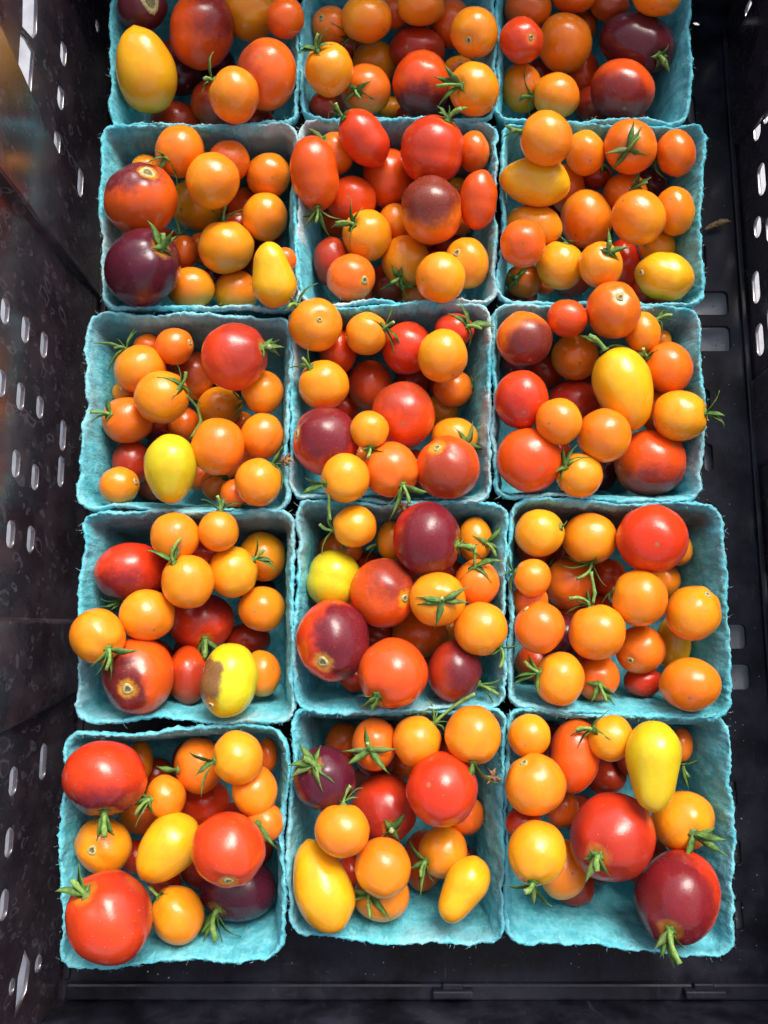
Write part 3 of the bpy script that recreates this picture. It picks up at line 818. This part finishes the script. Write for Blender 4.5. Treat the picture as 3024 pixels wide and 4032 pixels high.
def unit_dir(t, P):                            # direction in unit-body space of a picture point
    dx, dy = P[0] - t.px, -(P[1] - t.py); c, s_ = math.cos(t.rot), math.sin(t.rot)
    ex, ey = (dx * c - dy * s_) / t.a, (dx * s_ + dy * c) / t.b; rho = math.hypot(ex, ey)
    if rho < .98: return Vector((ex, ey, math.sqrt(1 - rho * rho)))
    return Vector((ex / rho, ey / rho, -.12 if rho > 1.05 else .05)).normalized()
def shape(t, n, sd):
    """unit direction -> body point in unit space"""
    x, y, z = n; r = 1.04
    r *= 1 + .042 * noise.noise(n * 1.5 + sd) + .009 * noise.noise(n * 4.2 + sd)
    if t.stemdir is not None:
        a = math.acos(max(-1, min(1, n.dot(t.stemdir))))
        r *= 1 - (.085 if t.shape == 'o' else .04) * math.exp(-(a / .24) ** 2) + .012 * math.exp(-((a - .5) / .25) ** 2)
        if t.shape == 'o' and t.r > 104:       # faint lobes near the shoulder of the big ones
            ph = math.atan2(n.dot(t.sx), n.dot(t.sy)); r *= 1 + .018 * math.cos(5 * ph + sd.x) * math.exp(-((a - .55) / .4) ** 2) * (1 - math.exp(-(a / .38) ** 4))
        b_ = math.pi - a; r *= 1 - .02 * math.exp(-(b_ / .3) ** 2)
    p = Vector((x, y, z)) * r
    if t.shape == 'E':
        m = 1 + .05 * (1 - abs(y)) * abs(y) * 4 - .02; p.x *= m; p.z *= m
    elif t.shape == 'P':
        f = (1 - .28 * sstep(-.6, .5, y)) * (math.sqrt((1 - y ** 2.7) / max(1 - y * y, .02)) if 0 < y < .999 else 1); p.x *= f * 1.10; p.z *= f * 1.10
    elif t.shape in 'TQ':
        f = 1 - (.15 if t.shape == 'T' else .17) * sstep(-.6, .7, y); p.x *= f * 1.08; p.z *= f * 1.08
        if t.shape == 'T': p.y += .035 * math.exp(-(math.acos(max(-1, min(1, y))) / .12) ** 2)
    return p
def to_local(t, p):                            # unit space -> the tomato's local metres
    X, Y = p.x * t.a, p.y * t.b; c, s_ = math.cos(t.rot), math.sin(t.rot)
    u, v = px2uv(t, X * c + Y * s_, -X * s_ + Y * c); return Vector((u, v, p.z * t.rz * t.k))
def pt_local(t, P, Z):                         # picture point + height over the centre (px) -> local
    u, v = px2uv(t, P[0] - t.px, -(P[1] - t.py)); return Vector((u, v, Z * t.k))
def unitnorm(t, q):                            # how far outside the body a local point is (1 = on the skin)
    g = q / t.k; c, s_ = math.cos(t.rot), math.sin(t.rot)
    xe, ye = g.x * c - g.y * s_, g.x * s_ + g.y * c
    return math.sqrt((xe / t.a) ** 2 + (ye / t.b) ** 2 + (g.z / t.rz) ** 2)
def surfZ(t, P):
    dx, dy = P[0] - t.px, -(P[1] - t.py); c, s_ = math.cos(t.rot), math.sin(t.rot)
    q = ((dx * c - dy * s_) / t.a) ** 2 + ((dx * s_ + dy * c) / t.b) ** 2
    return t.rz * math.sqrt(max(0, 1 - q)), q
def bez(a, b, c, t): return a * (1 - t) ** 2 + b * 2 * t * (1 - t) + c * t * t
def tube(name, pts, rads, mat, parent, n=8, cap=None):
    V, F = [], []; ref = None
    for i, p in enumerate(pts):
        tg = (pts[min(i + 1, len(pts) - 1)] - pts[max(i - 1, 0)]).normalized()
        if ref is None: ref = tg.orthogonal().normalized()
        ref = (ref - tg * ref.dot(tg)).normalized(); bi = tg.cross(ref)
        for j in range(n):
            a = 2 * math.pi * j / n; rr = rads[i] * (1 + .10 * math.cos(3 * a + i * .4)); V.append(p + (ref * math.cos(a) + bi * math.sin(a)) * rr)
    for i in range(len(pts) - 1):
        for j in range(n): F.append((i * n + j, i * n + (j + 1) % n, (i + 1) * n + (j + 1) % n, (i + 1) * n + j))
    mi = [0] * len(F)
    e = len(pts) - 1; tg = (pts[e] - pts[e - 1]).normalized()
    V.append(pts[0]); V.append(pts[e] - tg * rads[e] * .3)
    for j in range(n): F.append((j + 0, len(V) - 2, (j + 1) % n)); mi.append(0)
    for j in range(n): F.append((e * n + j, e * n + (j + 1) % n, len(V) - 1)); mi.append(1)
    return mesh_obj(name, V, F, None, parent, mats=[mat, cap or mat], mi=mi)
def blade(name, pts, w0, nrmf, mat, parent, thick=.00022, prof=None, rnd=random):
    V, F = [], []; n = len(pts); tw = rnd.uniform(-.6, .6)
    for i, p in enumerate(pts):
        t_ = i / (n - 1); tg = (pts[min(i + 1, n - 1)] - pts[max(i - 1, 0)]).normalized(); nn = nrmf(p)
        sd = tg.cross(nn); sd = sd.normalized() if sd.length > 1e-4 else tg.orthogonal().normalized(); nn = sd.cross(tg).normalized()
        a = tw * t_ * 2; sd, nn = sd * math.cos(a) + nn * math.sin(a), nn * math.cos(a) - sd * math.sin(a)
        wd = w0 * (.62 + .38 * sstep(0, .3, t_)) * (1 - .93 * sstep(.3, 1.02, t_)) * (1 + .10 * math.sin(i * 2.1 + tw * 9))
        V += [p + sd * wd + nn * wd * .38, p + nn * thick, p - sd * wd + nn * wd * .38, p - nn * thick]
    for i in range(n - 1):
        for j in range(4): F.append((i * 4 + j, i * 4 + (j + 1) % 4, i * 4 + 4 + (j + 1) % 4, i * 4 + 4 + j))
    F.append((3, 2, 1, 0)); e = (n - 1) * 4; F.append((e, e + 1, e + 2, e + 3))
    return mesh_obj(name, V, F, mat, parent)
NU, NV = 40, 26
def build(t, idx):
    rnd = random.Random(idx * 7 + 3); sd = Vector((rnd.uniform(0, 60), rnd.uniform(0, 60), rnd.uniform(0, 60)))
    src = t.scar[:2] if t.scar else t.cal
    t.stemdir = unit_dir(t, src) if src and not (t.shape in 'EPTQ' and math.hypot(*(unit_dir(t, src).xy)) > 2) else None
    if t.stemdir is None and t.shape == 'o':
        t.stemdir = Vector((rnd.uniform(-1, 1), rnd.uniform(-1, 1), rnd.uniform(-1.4, -.6))).normalized()
    if t.stemdir is not None: t.sx = t.stemdir.orthogonal().normalized(); t.sy = t.stemdir.cross(t.sx)
    nm = {'o': 'cherry_tomato', 'E': 'plum_tomato', 'P': 'pear_tomato', 'T': 'pear_tomato', 'Q': 'pear_tomato'}[t.shape]
    if t.shape == 'o' and t.r > 118: nm = 'tomato'
    ax = t.stemdir if (t.stemdir is not None and t.shape == 'o') else Vector((0, 1, 0)); bx = ax.orthogonal().normalized(); by = ax.cross(bx)
    V, F = [], []
    for i in range(NV + 1):
        th = math.pi * i / NV
        for j in range(NU if 0 < i < NV else 1):
            ph = 2 * math.pi * j / NU; n = ax * math.cos(th) + (bx * math.cos(ph) + by * math.sin(ph)) * math.sin(th)
            V.append(to_local(t, shape(t, n, sd)))
    id_ = lambda i, j: 0 if i == 0 else (1 + (NV - 1) * NU if i == NV else 1 + (i - 1) * NU + j % NU)
    for i in range(NV):
        for j in range(NU):
            q = [id_(i, j), id_(i + 1, j), id_(i + 1, j + 1), id_(i, j + 1)]
            q = [a for m, a in enumerate(q) if a not in q[:m]]; F.append(tuple(q))
    M = Matrix((t.U, t.V, t.W)).transposed()
    o = mesh_obj(nm, V, F, SKIN); o.matrix_world = Matrix.Translation(t.pos) @ M.to_4x4()
    c = COLS[t.col]; j = rnd.uniform(-1, 1); o.color = (min(1, c[0] * (1 + .04 * j)), c[1] * (1 + .13 * j), c[2], 1)
    loc = lambda n: to_local(t, n).normalized() if n is not None else Vector((0, 0, -1))
    sdir = loc(t.stemdir)
    o['blossom_dir'] = list(-sdir) if t.stemdir is not None else [rnd.uniform(-.3, .3), -.8, -.5]
    o['halo_dir'] = list(sdir); o['halo_amt'] = (1.0 if t.scar and (t.patch or t.r > 118) else .5) if (t.scar or (t.cal and t.patch)) else 0.0
    if t.patch:
        px_, py_, am, sz = t.patch[:4]; o['patch_sharp'] = float(t.patch[4]) if len(t.patch) > 4 else 1.0; q = px_ * px_ + py_ * py_
        pv = Vector((px_, -py_, math.sqrt(max(.05, 1 - q)))).normalized(); o['patch_dir'] = list(pv); o['patch_amt'] = min(1.0, am * 1.06); o['patch_size'] = float(sz)
    else: o['patch_dir'] = [0., 0., 1.]; o['patch_amt'] = 0.0; o['patch_size'] = 1.0; o['patch_sharp'] = 1.0
    t.obj = o; t.name = nm
    up = lambda p: p.normalized()
    if t.scar:
        n0 = t.stemdir; c0 = to_local(t, shape(t, n0, sd)); rr = t.scar[2] * t.k * 1.05
        nn = to_local(t, Vector((n0.x / t.a ** 2, n0.y / t.b ** 2, n0.z / t.rz ** 2)) * t.r * t.r).normalized()
        xa = nn.orthogonal().normalized(); ya = nn.cross(xa); c0 = c0 + nn * .00035; V, F = [c0 + nn * .0001], []; mi = []
        rings = ((.35, .0001), (.55, .0005), (.8, .0006), (1.0, .0001), (1.08, -.0012)); m = 12
        for r_, h_ in rings:
            for e in range(m):
                a = 2 * math.pi * e / m; f = r_ * rr * (1 + .12 * math.sin(a * 3 + sd.x)); V.append(c0 + (xa * math.cos(a) + ya * math.sin(a)) * f + nn * (h_ + .0001))
        for e in range(m): F.append((0, 1 + e, 1 + (e + 1) % m)); mi.append(1)
        for k in range(len(rings) - 1):
            for e in range(m): F.append((1 + k * m + e, 1 + (k + 1) * m + e, 1 + (k + 1) * m + (e + 1) % m, 1 + k * m + (e + 1) % m)); mi.append(0 if k else 1)
        mesh_obj('stem_scar', V, F, None, o, mats=[SCAR, SCARD], mi=mi)
    if t.cal:
        n0 = unit_dir(t, t.cal); on = shape(t, n0, sd) if t.scar is None else n0
        C0 = to_local(t, on); cz, q0 = surfZ(t, t.cal)
        far = math.hypot(*(Vector((t.cal[0] - t.px, t.cal[1] - t.py)))) / t.r
        if far > 1.12: C0 = pt_local(t, t.cal, n0.z * t.rz + .05 * t.r)        # calyx held off the fruit
        nn = C0.normalized(); C0 = C0 + nn * .0006
        # small star hub
        xa = nn.orthogonal().normalized(); ya = nn.cross(xa); V = [C0 + nn * .0008]; F = []; m = 15; hr = .0022 + .0006 * (t.r > 118)
        for r_, h_ in ((.55, .0007), (1, .0001), (.9, -.0006)):
            for e in range(m):
                a = 2 * math.pi * e / m; f = r_ * hr * (1 + .22 * math.cos(5 * a)); V.append(C0 + (xa * math.cos(a) + ya * math.sin(a)) * f + nn * h_)
        for e in range(m): F.append((0, 1 + e, 1 + (e + 1) % m))
        for k in range(2):
            for e in range(m): F.append((1 + k * m + e, 1 + (k + 1) * m + e, 1 + (k + 1) * m + (e + 1) % m, 1 + k * m + (e + 1) % m))
        F.append(tuple(1 + 2 * m + e for e in range(m))[::-1])
        hub = mesh_obj('calyx', V, F, GREEN, o)
        for tp in t.tips:
            sz_, q = surfZ(t, tp)
            zc = C0.z / t.k
            Z = sz_ + rnd.uniform(.05, .16) * t.r if q < 1 else max(zc - rnd.uniform(-.15, .35) * t.r, -.3 * t.r)
            if q >= 1: Z = Z * .6 + zc * .4
            E = pt_local(t, tp, Z); ln = (E - C0).length
            M_ = (C0 + E) / 2 + nn * ln * rnd.uniform(.08, .30)
            pts = []
            curl = nn * -1 * ln * rnd.uniform(-.25, .45); E = E - curl * .4
            for i in range(8):
                p = bez(C0, M_, E, i / 7) + curl * max(0, i / 7 - .6) ** 1.5 * 1.6; u_ = unitnorm(t, p)
                if u_ < 1.03: p = p * (1.03 / max(u_, .2)) if i else p
                pts.append(p)
            blade('sepal', pts, .00130 + .00048 * min(1, ln / .016) + (.0003 if t.r > 118 else 0), lambda p: (p * .6 + nn * t.r * t.k * .4).normalized(), GREEN, hub, rnd=rnd)
        if t.stalk:
            dx = pt_local(t, t.stalk, 0) - pt_local(t, t.cal, 0); d = dx.length; Lw = max(.0075, d * 1.05)
            up_ = math.sqrt(max(Lw * Lw - d * d, 0)); zz = C0.z + (up_ if nn.z > -.05 else -.2 * up_)
            E = Vector((C0.x + dx.x, C0.y + dx.y, zz)); M_ = C0 + nn * Lw * .5
            pts = [bez(C0 - nn * .0004, M_, E, i / 8) for i in range(9)]; r0 = .00088 + (.00045 if t.r > 118 else 0)
            long_ = d > .03
            tube('stalk', pts, [r0 * (1.25 - .35 * sstep(0, .3, i / 8) + (.35 * math.exp(-((i / 8 - .72) / .10) ** 2)) + .15 * (i == 8)) for i in range(9)], STALK, o, cap=CUT)
    if t.twig:
        pts = []
        for P in t.twig:
            sz_, q = surfZ(t, P); pts.append(pt_local(t, P, sz_ + .12 * t.r if q < 1 else .25 * t.rz))
        fine = []
        for i in range(len(pts) - 1):
            for e in range(4): fine.append(pts[i].lerp(pts[i + 1], e / 4))
        fine.append(pts[-1])
        tube('branch', fine, [.0008 + .0003 * (i % 4 == 0) * (i > 0) for i in range(len(fine))], STALK, o, cap=CUT)
    if t.dry:
        sz_, q = surfZ(t, t.dry); c0 = pt_local(t, t.dry, sz_ * .6 + .2 * t.rz); g = None
        for e in range(6):
            a = e * 1.05 + rnd.uniform(-.3, .3); E = c0 + Vector((math.cos(a), math.sin(a), rnd.uniform(-.2, .8))) * rnd.uniform(.003, .0055)
            M_ = (c0 + E) / 2 + Vector((rnd.uniform(-1, 1), rnd.uniform(-1, 1), rnd.uniform(0, 1))) * .0022
            b_ = blade('dried_petal' if g else 'dried_flower', [bez(c0, M_, E, i / 6) for i in range(7)], .0013, lambda p: Vector((0, 0, 1)), DRY, g or o, rnd=rnd)
            g = g or b_
for i_, t in enumerate(ALL): build(t, i_)

# ------------------------------------------------------------------ labels that single each tomato out
CW = {'o': 'orange', 'd': 'deep orange', 'g': 'golden orange', 'y': 'yellow', 'l': 'lemon yellow', 'v': 'orange-red', 'r': 'red', 'm': 'dark red', 'k': 'near-black purple'}
SH = {'o': '', 'E': 'oval ', 'P': 'pear-shaped ', 'T': 'long ', 'Q': 'egg-shaped '}
groups = {}
for t in [q for q in ALL if q.lay >= 0]:
    sz = 'big ' if t.r > 118 else ('small ' if t.r < 78 and t.lay > 0 else '')
    cw = CW[t.col]
    if t.patch and t.patch[2] > .65 and t.col != 'k': cw = ('purple-blotched ' + cw)
    ft = ''
    if t.cal and t.lay > 0: ft = ' with green stem star' if len(t.tips) > 2 else ' with green sepals'
    elif t.scar: ft = ' with round stem scar'
    elif t.lay == 0: ft = ' half buried'
    I = BINFO[t.key]; C = I['C']
    g0 = at_z(t.px, t.py, 0)
    fx = (g0.x - (C[0].x + C[3].x) / 2) / (C[1].x - C[0].x); fy = (g0.y - (C[3].y + C[2].y) / 2) / (C[0].y - C[3].y)
    xs = 'left' if fx < .36 else ('right' if fx > .64 else 'centre'); ys = 'back' if fy > .64 else ('front' if fy < .36 else 'middle')
    t.fx, t.fy = fx, fy
    cell = {('left', 'back'): 'back left corner', ('right', 'back'): 'back right corner', ('centre', 'back'): 'back edge', ('left', 'front'): 'front left corner',
            ('right', 'front'): 'front right corner', ('centre', 'front'): 'front edge', ('left', 'middle'): 'left side', ('right', 'middle'): 'right side', ('centre', 'middle'): 'centre'}[(xs, ys)]
    bk = ROWN[t.key[0]] + ' ' + COLN[t.key[1]] + ' basket'
    t.head = sz + cw + ' ' + SH[t.shape] + 'tomato' + (ft if t.shape == 'o' or len(cw) < 12 else ''); t.bk = bk; t.cell = cell
    groups.setdefault((t.head, bk), []).append(t)
for (hd, bk), g in groups.items():
    if len(g) == 1: g[0].label = hd + ', ' + g[0].cell + ' of ' + bk; continue
    sub = {}
    for t in g: sub.setdefault(t.cell, []).append(t)
    for cell, q in sub.items():
        if len(q) == 1: q[0].label = hd + ', ' + cell + ' of ' + bk; continue
        dxr = max(t.fx for t in q) - min(t.fx for t in q); dyr = max(t.fy for t in q) - min(t.fy for t in q)
        if dyr >= dxr: q.sort(key=lambda t: -t.fy); ends = ('rearmost', 'frontmost'); nm_ = 'from rear'
        else: q.sort(key=lambda t: t.fx); ends = ('leftmost', 'rightmost'); nm_ = 'from left'
        mids = ['middle'] if len(q) == 3 else ['second ' + nm_ + ',', 'third ' + nm_ + ',', 'fourth ' + nm_ + ','][:len(q) - 2]
        for t, wd in zip(q, [ends[0]] + mids + [ends[1]]): t.label = wd + ' ' + hd + ', ' + cell + ' of ' + bk
for t in ALL:
    if t.lay < 0:
        bk = ROWN[t.key[0]] + ' ' + COLN[t.key[1]] + ' basket'
        tag(t.obj, 'added tomato, coloured dark as shade, buried at the very bottom of ' + bk, 'tomato', 'added tomatoes buried at the bottom of ' + bk)
for t in [q for q in ALL if q.lay >= 0]: tag(t.obj, t.label.replace('  ', ' '), 'tomato', 'mixed cherry tomatoes in the turquoise baskets')

# ------------------------------------------------------------------ the dry leaf scrap on the crate floor
p0, p1 = at_z(2775, 905, FLOOR_Z + .003), at_z(2868, 862, FLOOR_Z + .003)
root = None
for k, (a, b, wd_) in enumerate(((p0, p1, .0016), (p0.lerp(p1, .45), p1 + Vector((.001, -.003, .002)), .0022), (p0.lerp(p1, .2), p0.lerp(p1, .55) + Vector((0, -.003, .001)), .0010))):
    mid = (a + b) / 2 + Vector((0, .001, .0025))
    pts = [bez(a, mid, b, i / 9) - p0 for i in range(10)]
    o = blade('leaf_scrap' if k == 0 else 'leaf_lobe', pts, wd_, lambda p: Vector((0, 0, 1)), mat_plain('straw_brown', (.22, .12, .045), (.5, .33, .16), 700) if k == 0 else root.data.materials[0], root)
    if k == 0: root = o; o.location = p0
tag(root, 'dry curled tan leaf scrap lying on the black crate floor, right side', 'dry leaf')

# ------------------------------------------------------------------ soil crumbs and pale specks on the crate floor
rnd = random.Random(5); V, F, MI = [], [], []
for i in range(240):
    if rnd.random() < .6: x, y = rnd.uniform(.195, .235), rnd.uniform(-.21, .36)
    else: x, y = rnd.uniform(-.18, .235), rnd.uniform(-.207, -.178)
    r_ = rnd.uniform(.00018, .00055) * (1.6 if rnd.random() < .06 else 1); c = Vector((x, y, FLOOR_Z + r_ * .5)); k0 = len(V); pale = rnd.random() < .35
    for dx, dy, dz in ((1, 0, 0), (-1, 0, 0), (0, 1, 0), (0, -1, 0), (0, 0, 1), (0, 0, -1)):
        V.append(c + Vector((dx, dy, dz * .6)) * r_ * rnd.uniform(.6, 1.4))
    for a, b, d in ((0, 2, 4), (2, 1, 4), (1, 3, 4), (3, 0, 4), (2, 0, 5), (1, 2, 5), (3, 1, 5), (0, 3, 5)):
        F.append((k0 + a, k0 + b, k0 + d)); MI.append(1 if pale else 0)
cr = mesh_obj('soil_crumbs', V, F, None, None, smooth=False, mats=[mat_plain('soil_brown', (.05, .035, .02), (.14, .10, .07), 900), mat_plain('pale_grit', (.4, .38, .34), (.6, .57, .5), 900)], mi=MI)
tag(cr, 'fine soil crumbs and pale grit scattered on the black crate floor', 'soil', kind='stuff')
